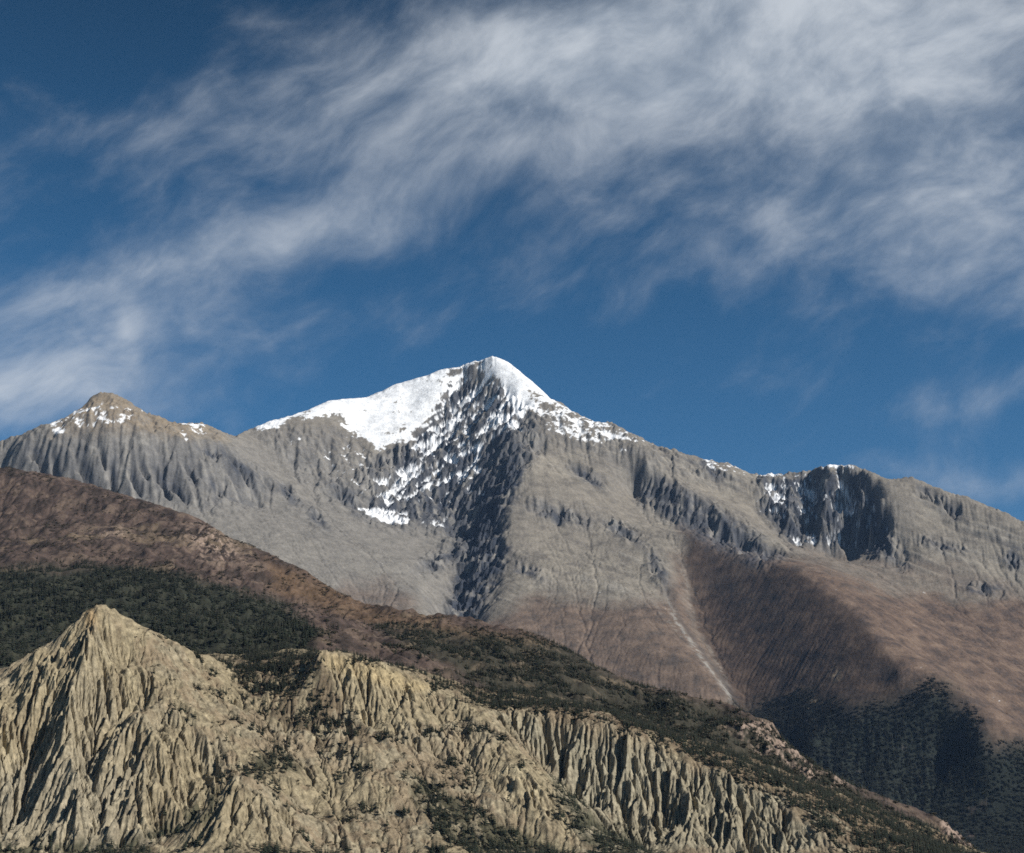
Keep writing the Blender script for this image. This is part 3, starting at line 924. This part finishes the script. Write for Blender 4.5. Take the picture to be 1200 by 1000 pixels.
    stain = sstep(ns * .8 + nb * .7, .0, .45) * (1 - fl) * .65
    col = lerp(col, (0.200, 0.150, 0.098), stain)
    gul = np.zeros_like(h)
    for poly in ([(262, 918), (250, 960), (190, 985), (150, 1005), (110, 1005), (200, 965)], [(478, 900), (500, 918), (570, 955), (660, 1000), (560, 1010), (490, 950)],
                 [(640, 905), (700, 960), (760, 985), (740, 1010), (690, 990)], [(-40, 985), (180, 985), (180, 1030), (-40, 1030)], [(300, 880), (340, 890), (350, 905), (300, 905)]):
        gul = np.maximum(gul, inside(px + wx, py + wy, poly, 8))
    col = lerp(col, (0.045, 0.046, 0.028), gul * sstep(ns, -.55, .1) * .85)
    keep = (px > -260) & (px < 1500)
    mat = earth_material('badland clay and gravel', 0.20, 0.32, 1.0, 0.55)
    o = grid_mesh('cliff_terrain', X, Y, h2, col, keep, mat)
    tag(o, 'pale fluted badland cliff face', kind='structure')
    return X, Y, h2, sl, fl, px, py


def build_hill():
    ys = np.concatenate([np.arange(1600, 2500, 2.6), np.arange(2500, 3500, 4.2), np.arange(3500, 4100, 12)])
    X, Y = fan(-0.45, 0.45, 1050, ys)
    h = NEAR_F(X, Y)
    ridge = np.interp((X / Y)[0], [ray(p[0], p[1])[0] for p in NEAR_SKY], [p[2] for p in NEAR_SKY]).astype(F32)[None, :]
    nr = np.exp(-((Y - ridge) / 60.0) ** 2)
    h = h + (fbm(X, Y, 260, 4, .5, 201) * 20 + fbm(X, Y, 60, 4, .6, 211) * 11 + (fbm(X, Y, 110, 4, .6, 212, ridged=True) - .4) * 15) * (1 - .6 * nr) * sstep(Y, 1620, 1750)
    e = flow_erode(h, X, Y, .02, 10, m=0.40)
    h2 = h - np.minimum(h - e, 16)
    wn = RNG.standard_normal(h.shape).astype(F32)
    l1 = flow_lines(blur(wn, 2), blur(h, 8), X, Y, 120, 20)
    h2 = h2 + l1 * .9 + fbm(X, Y, 16, 3, .6, 221) * 2.4
    px, py = to_px(X, Y, h2)
    crag = np.maximum(blob(px, py, 250, 640, 30, 16, -25), blob(px, py, 130, 625, 20, 8) * .5)
    crag = np.maximum(crag, inside(px, py, [(850, 850), (905, 846), (925, 872), (960, 898), (1000, 925), (960, 925), (900, 890)], 8) * .8)
    crag = np.maximum(crag, inside(px, py, [(1100, 958), (1115, 962), (1150, 1010), (1120, 1010)], 4))
    h2 = h2 + crag * fbm(X, Y, 34, 4, .6, 231, ridged=True) * 17
    h2 = fit_skyline(h2, X, Y, NEAR_SKY, ridge, 70.0, 1.2, 36)
    h2 = h2 - sstep(1720 - Y, 20, 100) * 4
    h2 = np.maximum(h2, -2.4)
    px, py = to_px(X, Y, h2)
    sl = slope_of(h2, X, Y)[2]
    ns = tone(X, Y, 60, 5, .6, 241)
    nf = tone(X, Y, 14, 4, .6, 251)
    nb = tone(X, Y, 240, 4, .5, 261)
    wx = fbm(X, Y, 90, 4, .6, 271) * 18
    wy = fbm(X, Y, 90, 4, .6, 281) * 14
    qx, qy = px + wx, py + wy
    col = np.empty(h.shape + (3,), dtype=F32)
    col[:] = (0.070, 0.050, 0.042)
    col = lerp(col, (0.105, 0.077, 0.060), sstep(ns + .4 * nf, .05, .7))
    col = lerp(col, (0.042, 0.032, 0.027), sstep(-ns - .5 * nf, .05, .6))
    col = lerp(col, (0.125, 0.095, 0.064), sstep(nb + .5 * ns, .4, .9) * .6)
    # ochre shoulder
    col = lerp(col, (0.130, 0.082, 0.046), inside(qx, qy, [(310, 655), (380, 680), (420, 705), (480, 722), (650, 752), (640, 765), (500, 745), (380, 715), (320, 690)], 10) * .55)
    # olive ground of the wooded lower shoulder
    low = inside(qx, qy, [(440, 735), (560, 742), (660, 756), (760, 805), (900, 850), (1000, 925), (1150, 1010), (900, 1000), (560, 800)], 12)
    col = lerp(col, (0.038, 0.036, 0.025), low * .88)
    col = lerp(col, (0.120, 0.094, 0.064), low * sstep(ns + .5 * nf, .32, .7) * .7)
    wood = inside(qx, qy, [(-300, 665), (0, 668), (100, 662), (200, 670), (330, 705), (375, 745), (350, 775), (200, 800), (-300, 900)], 10)
    col = lerp(col, (0.026, 0.030, 0.020), wood * .9)
    # sand coloured scrapes
    col = lerp(col, (0.33, 0.26, 0.17), np.maximum(inside(qx, qy, [(395, 765), (450, 780), (510, 790), (505, 800), (430, 782)], 5), inside(qx, qy, [(580, 806), (720, 835), (800, 860), (790, 866), (640, 830)], 5) * .7) * sstep(nf, -.3, .2) * .8)
    col = lerp(col, (0.260, 0.195, 0.155), np.clip(crag * 1.4, 0, 1) * sstep(nf + .5 * ns, -.2, .25) * .95)
    keep = (px > -280) & (px < 1480) & (Y < ridge + 620)
    mat = earth_material('hill grass and scrub', 0.07, 0.25, 1.2, 0.3)
    o = grid_mesh('hill', X, Y, h2, col, keep, mat)
    tag(o, 'brown grassy hill with dark forest', kind='structure')
    return X, Y, h2, sl, wood, low, px, py


MF = build_massif()
CL = build_cliffs()
HL = build_hill()

# the valley floor: one sheet
gm = bpy.data.materials.new('valley floor')
gm.use_nodes = True
_N = NT(gm.node_tree)
_o = _N.n('ShaderNodeOutputMaterial')
_b = _N.n('ShaderNodeBsdfPrincipled')
_b.inputs['Roughness'].default_value = .95
_N.t.links.new(_b.outputs[0], _o.inputs[0])
_g = _N.n('ShaderNodeNewGeometry')
_N.t.links.new(_N.mix(_N.noise(_g.outputs['Position'], .01, 8.0, .6), (.05, .05, .03, 1), (.16, .13, .085, 1)), _b.inputs['Base Color'])
me = bpy.data.meshes.new('ground')
S = 14000
me.from_pydata([(-S, -S + 5000, -1.7), (S, -S + 5000, -1.7), (S, S + 5000, -1.7), (-S, S + 5000, -1.7)], [], [(0, 1, 2, 3)])
me.materials.append(gm)
go = bpy.data.objects.new('ground', me)
COL.objects.link(go)
tag(go, 'flat valley floor of soil and scrub', kind='structure')

# ------------------------------------------------------------------ trees and shrubs
def leaf_material(name, dark, light):
    mt = bpy.data.materials.new(name)
    mt.use_nodes = True
    N = NT(mt.node_tree)
    out = N.n('ShaderNodeOutputMaterial')
    bs = N.n('ShaderNodeBsdfPrincipled')
    bs.inputs['Roughness'].default_value = .8
    bs.inputs['Specular IOR Level'].default_value = 0.2
    N.t.links.new(bs.outputs[0], out.inputs[0])
    geo = N.n('ShaderNodeNewGeometry')
    a = N.noise(geo.outputs['Position'], .13, 2.0, .5)
    b = N.noise(geo.outputs['Position'], 1.1, 2.0, .5)
    f = N.smooth(N.m('ADD', N.m('MULTIPLY', a, .6), N.m('MULTIPLY', b, .4)), .36, .66)
    N.t.links.new(N.mix(f, dark, light), bs.inputs['Base Color'])
    return mt


M_NEEDLE = leaf_material('conifer needles', (.014, .020, .014, 1), (.038, .047, .029, 1))
M_FAR = leaf_material('far conifer needles', (.011, .018, .015, 1), (.024, .033, .024, 1))
M_SHRUB = leaf_material('shrub leaves', (.026, .026, .016, 1), (.070, .058, .034, 1))
M_BARK = leaf_material('bark', (.045, .033, .024, 1), (.11, .085, .06, 1))
TR = random.Random(11)


def conifer_shape(tiers, blades, seed):
    """Unit-high conifer: tapered trunk and whorls of drooping branches with gaps. Verts, faces, material ids."""
    r = random.Random(seed)
    V, Fc, M = [], [], []
    n = 5
    for k in range(3):
        z, w = (0, .45, .96)[k], (.020, .013, .003)[k]
        V += [(w * math.cos(6.283 * i / n), w * math.sin(6.283 * i / n), z) for i in range(n)]
    for k in range(2):
        for i in range(n):
            j = (i + 1) % n
            Fc.append((k * n + i, k * n + j, k * n + n + j, k * n + n + i))
            M.append(1)
    wid = r.uniform(.17, .25)
    for t in range(tiers):
        u = t / (tiers - 1)
        z = .13 + .83 * u
        R0 = wid * (1 - u) ** .8 * r.uniform(.75, 1.15) + .018
        ph = r.random() * 6.28
        for b in range(blades):
            if r.random() < .12:
                continue
            a = ph + 6.283 * b / blades + r.uniform(-.25, .25)
            R1 = R0 * r.uniform(.65, 1.2)
            w = 1.0 * 6.283 / blades * R1 * .55 + .006
            dz = r.uniform(.03, .09) * (1.1 - u)
            ca, sa = math.cos(a), math.sin(a)
            i0 = len(V)
            V += [(ca * .01, sa * .01, z + .05 * (1 - u) + .015), (ca * R1 * .6 - sa * w, sa * R1 * .6 + ca * w, z - dz * .2),
                  (ca * R1, sa * R1, z - dz), (ca * R1 * .6 + sa * w, sa * R1 * .6 - ca * w, z - dz * .3), (ca * R1 * .5, sa * R1 * .5, z + .02)]
            Fc += [(i0, i0 + 1, i0 + 4), (i0, i0 + 4, i0 + 3), (i0 + 1, i0 + 2, i0 + 4), (i0 + 4, i0 + 2, i0 + 3)]
            M += [0] * 4
    return np.array(V, dtype=F32), Fc, M


def shrub_shape(leaves, seed):
    """Unit-high spreading shrub: a few stems and many leaf clumps on an uneven dome."""
    r = random.Random(seed)
    V, Fc, M = [], [], []
    for k in range(4):
        a = r.random() * 6.28
        x, y = math.cos(a) * .4, math.sin(a) * .4
        i0 = len(V)
        V += [(.04, 0, 0), (-.02, .035, 0), (-.02, -.035, 0), (x, y, .6)]
        Fc += [(i0, i0 + 1, i0 + 3), (i0 + 1, i0 + 2, i0 + 3), (i0 + 2, i0, i0 + 3)]
        M += [1] * 3
    lob = [(r.uniform(-.45, .45), r.uniform(-.45, .45), r.uniform(.35, .65), r.uniform(.3, .5)) for _ in range(5)]
    for k in range(leaves):
        cx, cy, cz, cr = lob[k % 5]
        d = Vector((r.gauss(0, 1), r.gauss(0, 1), r.gauss(.3, .8))).normalized() * cr * r.uniform(.6, 1.05)
        p = Vector((cx, cy, cz)) + d
        p.z = max(p.z, .05)
        t1 = Vector((r.gauss(0, 1), r.gauss(0, 1), r.gauss(0, 1))).normalized() * r.uniform(.12, .22)
        t2 = t1.cross(d).normalized() * r.uniform(.10, .2)
        i0 = len(V)
        V += [tuple(p - t1), tuple(p + t2), tuple(p + t1), tuple(p - t2)]
        Fc.append((i0, i0 + 1, i0 + 2, i0 + 3))
        M.append(0)
    return np.array(V, dtype=F32), Fc, M


def shape_mesh(name, shp, mats):
    me = bpy.data.meshes.new(name)
    me.from_pydata([tuple(map(float, v)) for v in shp[0]], [], shp[1])
    for m in mats:
        me.materials.append(m)
    me.polygons.foreach_set('material_index', shp[2])
    return me


def merged(name, shapes, places, mats, label):
    """One mesh of many far plants nobody could count."""
    vs, loops, tot, mi = [], [], [], []
    base = 0
    tri = []
    for sh in shapes:
        tri.append((np.concatenate([np.array(f, dtype=np.int32) for f in sh[1]]), np.array([len(f) for f in sh[1]], dtype=np.int32), np.array(sh[2], dtype=np.int32)))
    for (x, y, z, hgt, wid) in places:
        k = TR.randrange(len(shapes))
        a = TR.random() * 6.283
        v = shapes[k][0]
        c, s_ = math.cos(a), math.sin(a)
        w = np.empty_like(v)
        w[:, 0] = (v[:, 0] * c - v[:, 1] * s_) * wid + x
        w[:, 1] = (v[:, 0] * s_ + v[:, 1] * c) * wid + y
        w[:, 2] = v[:, 2] * hgt + z
        vs.append(w)
        loops.append(tri[k][0] + base)
        tot.append(tri[k][1])
        mi.append(tri[k][2])
        base += len(v)
    if not vs:
        return
    v, l, t, m = np.concatenate(vs), np.concatenate(loops), np.concatenate(tot), np.concatenate(mi)
    me = bpy.data.meshes.new(name)
    me.vertices.add(len(v))
    me.vertices.foreach_set('co', v.ravel())
    me.loops.add(len(l))
    me.loops.foreach_set('vertex_index', l.astype(np.int32))
    me.polygons.add(len(t))
    st = np.zeros(len(t), dtype=np.int32)
    st[1:] = np.cumsum(t)[:-1]
    me.polygons.foreach_set('loop_start', st)
    me.polygons.foreach_set('loop_total', t)
    for q in mats:
        me.materials.append(q)
    me.polygons.foreach_set('material_index', m)
    me.update(calc_edges=True)
    o = bpy.data.objects.new(name, me)
    COL.objects.link(o)
    tag(o, label, kind='stuff')


def place_plants():
    cX, cY, cZ, csl, cfl, cpx, cpy = CL
    hX, hY, hZ, hsl, wood, low, hpx, hpy = HL
    rg = np.random.default_rng(21)
    # what the near sheets hide, column by column (elevation of the line of sight)
    cE = np.maximum.accumulate(cZ / cY, axis=0)
    hE = np.maximum.accumulate(hZ / hY, axis=0)
    cols = np.linspace(-.45, .45, hZ.shape[1])
    ccols = np.linspace(-.45, .45, cZ.shape[1])
    ctop = np.interp(cols, ccols, cE[-1])

    def area(X, Y):
        return np.abs(np.gradient(X, axis=1) * np.gradient(Y, axis=0))

    def scatter(X, Y, Z, E, floor_, dens):
        ok = (Z / Y > E - .004) & (Z / Y > floor_ - .006)
        p = dens * area(X, Y) * ok
        n = rg.poisson(np.clip(p, 0, 2))
        r, c = np.nonzero(n)
        jr, jc = np.clip(r + rg.uniform(-1, 1, len(r)), 0, X.shape[0] - 2), np.clip(c + rg.uniform(-1, 1, len(r)), 0, X.shape[1] - 2)
        return grid_sample(X, jr, jc), grid_sample(Y, jr, jc), grid_sample(Z, jr, jc), (Z[r, c] / Y[r, c] > E[r, c] - .0006) & (Z[r, c] / Y[r, c] > (floor_[c] if floor_.ndim else -1) - .001), r, c

    # --- on the cliffs
    ns = tone(cX, cY, 26, 4, .6, 301)
    wx, wy = fbm(cX, cY, 30, 4, .6, 311) * 18, fbm(cX, cY, 30, 4, .6, 321) * 18
    qx, qy = cpx + wx, cpy + wy
    gentle = sstep(1.5 - csl, 0, .5) * (1 - .6 * cfl)
    ZONES = [
        ('hollow', [(262, 780), (300, 768), (372, 768), (385, 800), (430, 862), (385, 872), (330, 850), (290, 812)], .11),
        ('patch', [(312, 880), (352, 892), (346, 912), (310, 908)], .06),
        ('patch', [(240, 885), (300, 892), (330, 918), (262, 912)], .03),
        ('gully', [(476, 902), (500, 912), (570, 950), (650, 1000), (650, 1010), (560, 1010), (490, 950)], .08),
        ('gully', [(636, 900), (700, 958), (760, 985), (745, 1010), (690, 990)], .06),
        ('gully', [(262, 922), (250, 962), (190, 985), (150, 1006), (100, 1006), (200, 965)], .06),
        ('foot', [(-60, 982), (130, 978), (180, 1012), (-60, 1012)], .020),
        ('bench', [(520, 800), (620, 815), (800, 862), (960, 925), (1080, 965), (1140, 1012), (1000, 1012), (920, 944), (800, 890), (700, 850), (600, 834)], .09),
    ]
    cd = np.zeros_like(cZ)
    zid = np.zeros(cZ.shape, dtype=np.int8)
    for i, (nm, poly, d) in enumerate(ZONES):
        w = inside(qx, qy, poly, 5) * d
        zid[w > cd] = i
        cd = np.maximum(cd, w)
    cd0 = cd
    clump = sstep(tone(cX, cY, 34, 3, .55, 305), .10, .5) * .075 * sstep(qx, 150, 260) * (1 - sstep(cfl, .5, .9))
    cd = np.maximum(cd, clump)
    big = np.clip(cd * (.25 + 1.3 * sstep(ns, -.25, .35)), 0, 1) * np.maximum(gentle, .35)
    tx, ty, tz, tv, tr, tc = scatter(cX, cY, cZ, cE, np.array(-9.0), big)
    trees = [(x, y, z - .3, TR.uniform(4.2, 9.5), v, ZONES[zid[r, c]][0] if cd0[r, c] > .004 else 'clump') for x, y, z, v, r, c in zip(tx, ty, tz, tv, tr, tc)]
    sh_d = (.015 * sstep(ns, -.3, .5) + .35 * cd) * np.maximum(gentle, .12)
    sx_, sy_, sz_, sv_, sr_, sc_ = scatter(cX, cY, cZ, cE, np.array(-9.0), sh_d)
    shrubs = [(x, y, z - .15, TR.uniform(.9, 2.4), v, 'slope' if cd0[r, c] < .004 else ZONES[zid[r, c]][0]) for x, y, z, v, r, c in zip(sx_, sy_, sz_, sv_, sr_, sc_)]
    # --- on the hill
    ns = tone(hX, hY, 55, 4, .6, 331)
    nb = tone(hX, hY, 170, 3, .5, 341)
    floor_ = ctop
    hd = wood * .021 * (.45 + .75 * sstep(ns + .5 * nb, -.5, .3))
    hd = hd * (.15 + .85 * sstep(wood + .5 * nb + .3 * ns, .3, 1.0))
    hd = hd + low * .055 * sstep(ns + .4 * nb, -.45, .3)
    fringe = inside(hpx + ns * 14, hpy + nb * 14, [(-300, 640), (0, 650), (200, 655), (340, 695), (440, 725), (640, 765), (420, 770), (300, 715), (-300, 700)], 14)
    hd = hd + fringe * .0060 * sstep(ns, .0, .6)
    fx, fy, fz, fv, fr, fc = scatter(hX, hY, hZ, hE, floor_, hd)
    nhill = len(fx)
    for x, y, z, v, r, c in zip(fx, fy, fz, fv, fr, fc):
        w = wood[r, c] > .4
        trees.append((x, y, z - .4, TR.uniform(6, 10) * TR.choice((1, 1.2, 1.6)) if w else TR.uniform(4.5, 9.5), v, 'forest' if w else 'shoulder'))
    shd = (.011 * sstep(ns + .5 * nb, -.1, .6) + .012 * low * sstep(ns, -.4, .3)) * (1 - wood)
    gx_, gy_, gz_, gv_, gr_, gc_ = scatter(hX, hY, hZ, hE, floor_, shd)
    for x, y, z, v, r, c in zip(gx_, gy_, gz_, gv_, gr_, gc_):
        shrubs.append((x, y, z - .2, TR.uniform(1.3, 4.2), v, 'shoulder' if low[r, c] > .4 else 'brown slope'))

    TL = {'hollow': ('dark conifer in the hollow between the pointed cliff and the bright capped ridge', 'conifers in the hollow between two pale ridges'),
          'patch': ('dark conifer in a small clump on the pale slope below the pointed cliff', 'conifers clumped on the pale slope'),
          'clump': ('dark conifer scattered in patches on the pale slopes between the fluted walls', 'conifers scattered on the pale slopes'),
          'gully': ('dark conifer growing down in a gully between the pale fluted walls', 'conifers in the gullies of the pale cliffs'),
          'foot': ('dark conifer at the foot of the pointed pale cliff', 'conifers at the foot of the pointed cliff'),
          'bench': ('dark conifer on the scrubby bench just above the fluted cliff rim', 'conifers on the bench above the cliff rim'),
          'forest': ('tall dark conifer at the near edge of the dense forest behind the pointed cliff', 'conifers at the near edge of the forest'),
          'shoulder': ('small dark conifer on the olive shoulder behind the cliff bench', 'conifers on the olive shoulder')}
    SL = {'slope': ('small dark shrub on the bare pale slope of the fluted cliffs', 'shrubs on the bare pale slope'),
          'hollow': ('low dark shrub among the trees of the hollow between two pale ridges', 'shrubs in the hollow'),
          'patch': ('low dark shrub beside the small tree clump on the pale slope', 'shrubs by the tree clump'),
          'gully': ('low dark shrub in a gully between the pale fluted walls', 'shrubs in the gullies'),
          'foot': ('low dark shrub at the foot of the pointed pale cliff', 'shrubs at the cliff foot'),
          'bench': ('low dark shrub on the scrubby bench just above the fluted cliff rim', 'shrubs on the cliff bench'),
          'shoulder': ('low olive shrub on the wooded shoulder behind the cliff bench', 'shrubs on the olive shoulder'),
          'brown slope': ('low shrub on the brown grassy hill above the forest', 'shrubs on the brown hill')}

    # --- the far wood low on the massif
    mX, mY, mZ, mfo = MF
    ns = tone(mX, mY, 120, 4, .6, 351)
    mE = np.maximum.accumulate(mZ / mY, axis=0)
    htop = np.maximum(np.interp((mX / mY)[0], cols, hE[-1]), np.interp((mX / mY)[0], ccols, cE[-1]))
    fd = sstep(mfo + .45 * ns, .25, 1.0) * sstep(mfo, .04, .3) * .03
    ax, ay, az, av, ar, ac = scatter(mX, mY, mZ, mE, htop, fd)
    far = [(x, y, z - .8, TR.uniform(6.5, 14), v, 'far') for x, y, z, v in zip(ax, ay, az, av)]
    merged('far_forest', [conifer_shape(4, 5, 70 + k) for k in range(6)], [(x, y, z, hh, hh * TR.uniform(1.4, 2.2)) for x, y, z, hh, v, zn in far], (M_FAR, M_BARK),
           'dark far forest in the shaded valley below the brown spur')

    def individuals(lst, n, base, cat, meshes, labels, wfac):
        order = sorted(range(len(lst)), key=lambda i: -(lst[i][3] / lst[i][1]) * (1 if lst[i][4] and abs(lst[i][0] / lst[i][1]) < .35 else 0))
        pick = order[:n]
        for i in pick:
            x, y, z, hgt, v, zn = lst[i]
            o = bpy.data.objects.new(base, meshes[TR.randrange(len(meshes))])
            o.location = (x, y, z)
            o.rotation_euler = (TR.uniform(-.04, .04), TR.uniform(-.04, .04), TR.random() * 6.283)
            w = hgt * TR.uniform(*wfac)
            o.scale = (w, w, hgt)
            COL.objects.link(o)
            tag(o, labels[zn][0], cat, labels[zn][1])
        left = set(order[n:])
        return [lst[i] for i in left]

    cm = [shape_mesh('conifer_tree', conifer_shape(9, 9, k), (M_NEEDLE, M_BARK)) for k in range(6)]
    rest = individuals(trees, 300, 'conifer_tree', 'conifer', cm, TL, (.95, 1.35))
    merged('forest', [conifer_shape(6, 6, 50 + k) for k in range(8)], [(x, y, z, hh, hh * TR.uniform(.9, 1.35)) for x, y, z, hh, v, zn in rest], (M_NEEDLE, M_BARK),
           'dense dark conifer forest on the hillside')
    sm = [shape_mesh('shrub', shrub_shape(70, 90 + k), (M_SHRUB, M_BARK)) for k in range(5)]
    rest2 = individuals(shrubs, 260, 'shrub', 'shrub', sm, SL, (1.2, 2.0))
    merged('scrub', [shrub_shape(26, 120 + k) for k in range(6)], [(x, y, z, hh, hh * TR.uniform(1.1, 2.0)) for x, y, z, hh, v, zn in rest2], (M_SHRUB, M_BARK),
           'low dark scrub scattered over the hill')
    print('plants', len(trees), len(shrubs), len(far))


place_plants()

# ------------------------------------------------------------------ the air between here and the peaks
hm = bpy.data.materials.new('mountain air')
hm.use_nodes = True
_N = NT(hm.node_tree)
_o = _N.n('ShaderNodeOutputMaterial')
_v = _N.n('ShaderNodeVolumePrincipled')
_v.inputs['Color'].default_value = (.38, .60, 1.0, 1)
_v.inputs['Density'].default_value = 0.95e-5
_v.inputs['Anisotropy'].default_value = 0.0
_N.t.links.new(_v.outputs[0], _o.inputs['Volume'])
bx, y0, y1, z0, z1 = S + 200, -S + 4800, S + 5200, -4.0, 3020.0
me = bpy.data.meshes.new('haze')
me.from_pydata([(x, y, z) for z in (z0, z1) for y in (y0, y1) for x in (-bx, bx)], [],
               [(0, 2, 3, 1), (4, 5, 7, 6), (0, 1, 5, 4), (2, 6, 7, 3), (0, 4, 6, 2), (1, 3, 7, 5)])
me.materials.append(hm)
ho = bpy.data.objects.new('haze', me)
COL.objects.link(ho)
tag(ho, 'thin blue air of the valley', kind='stuff')
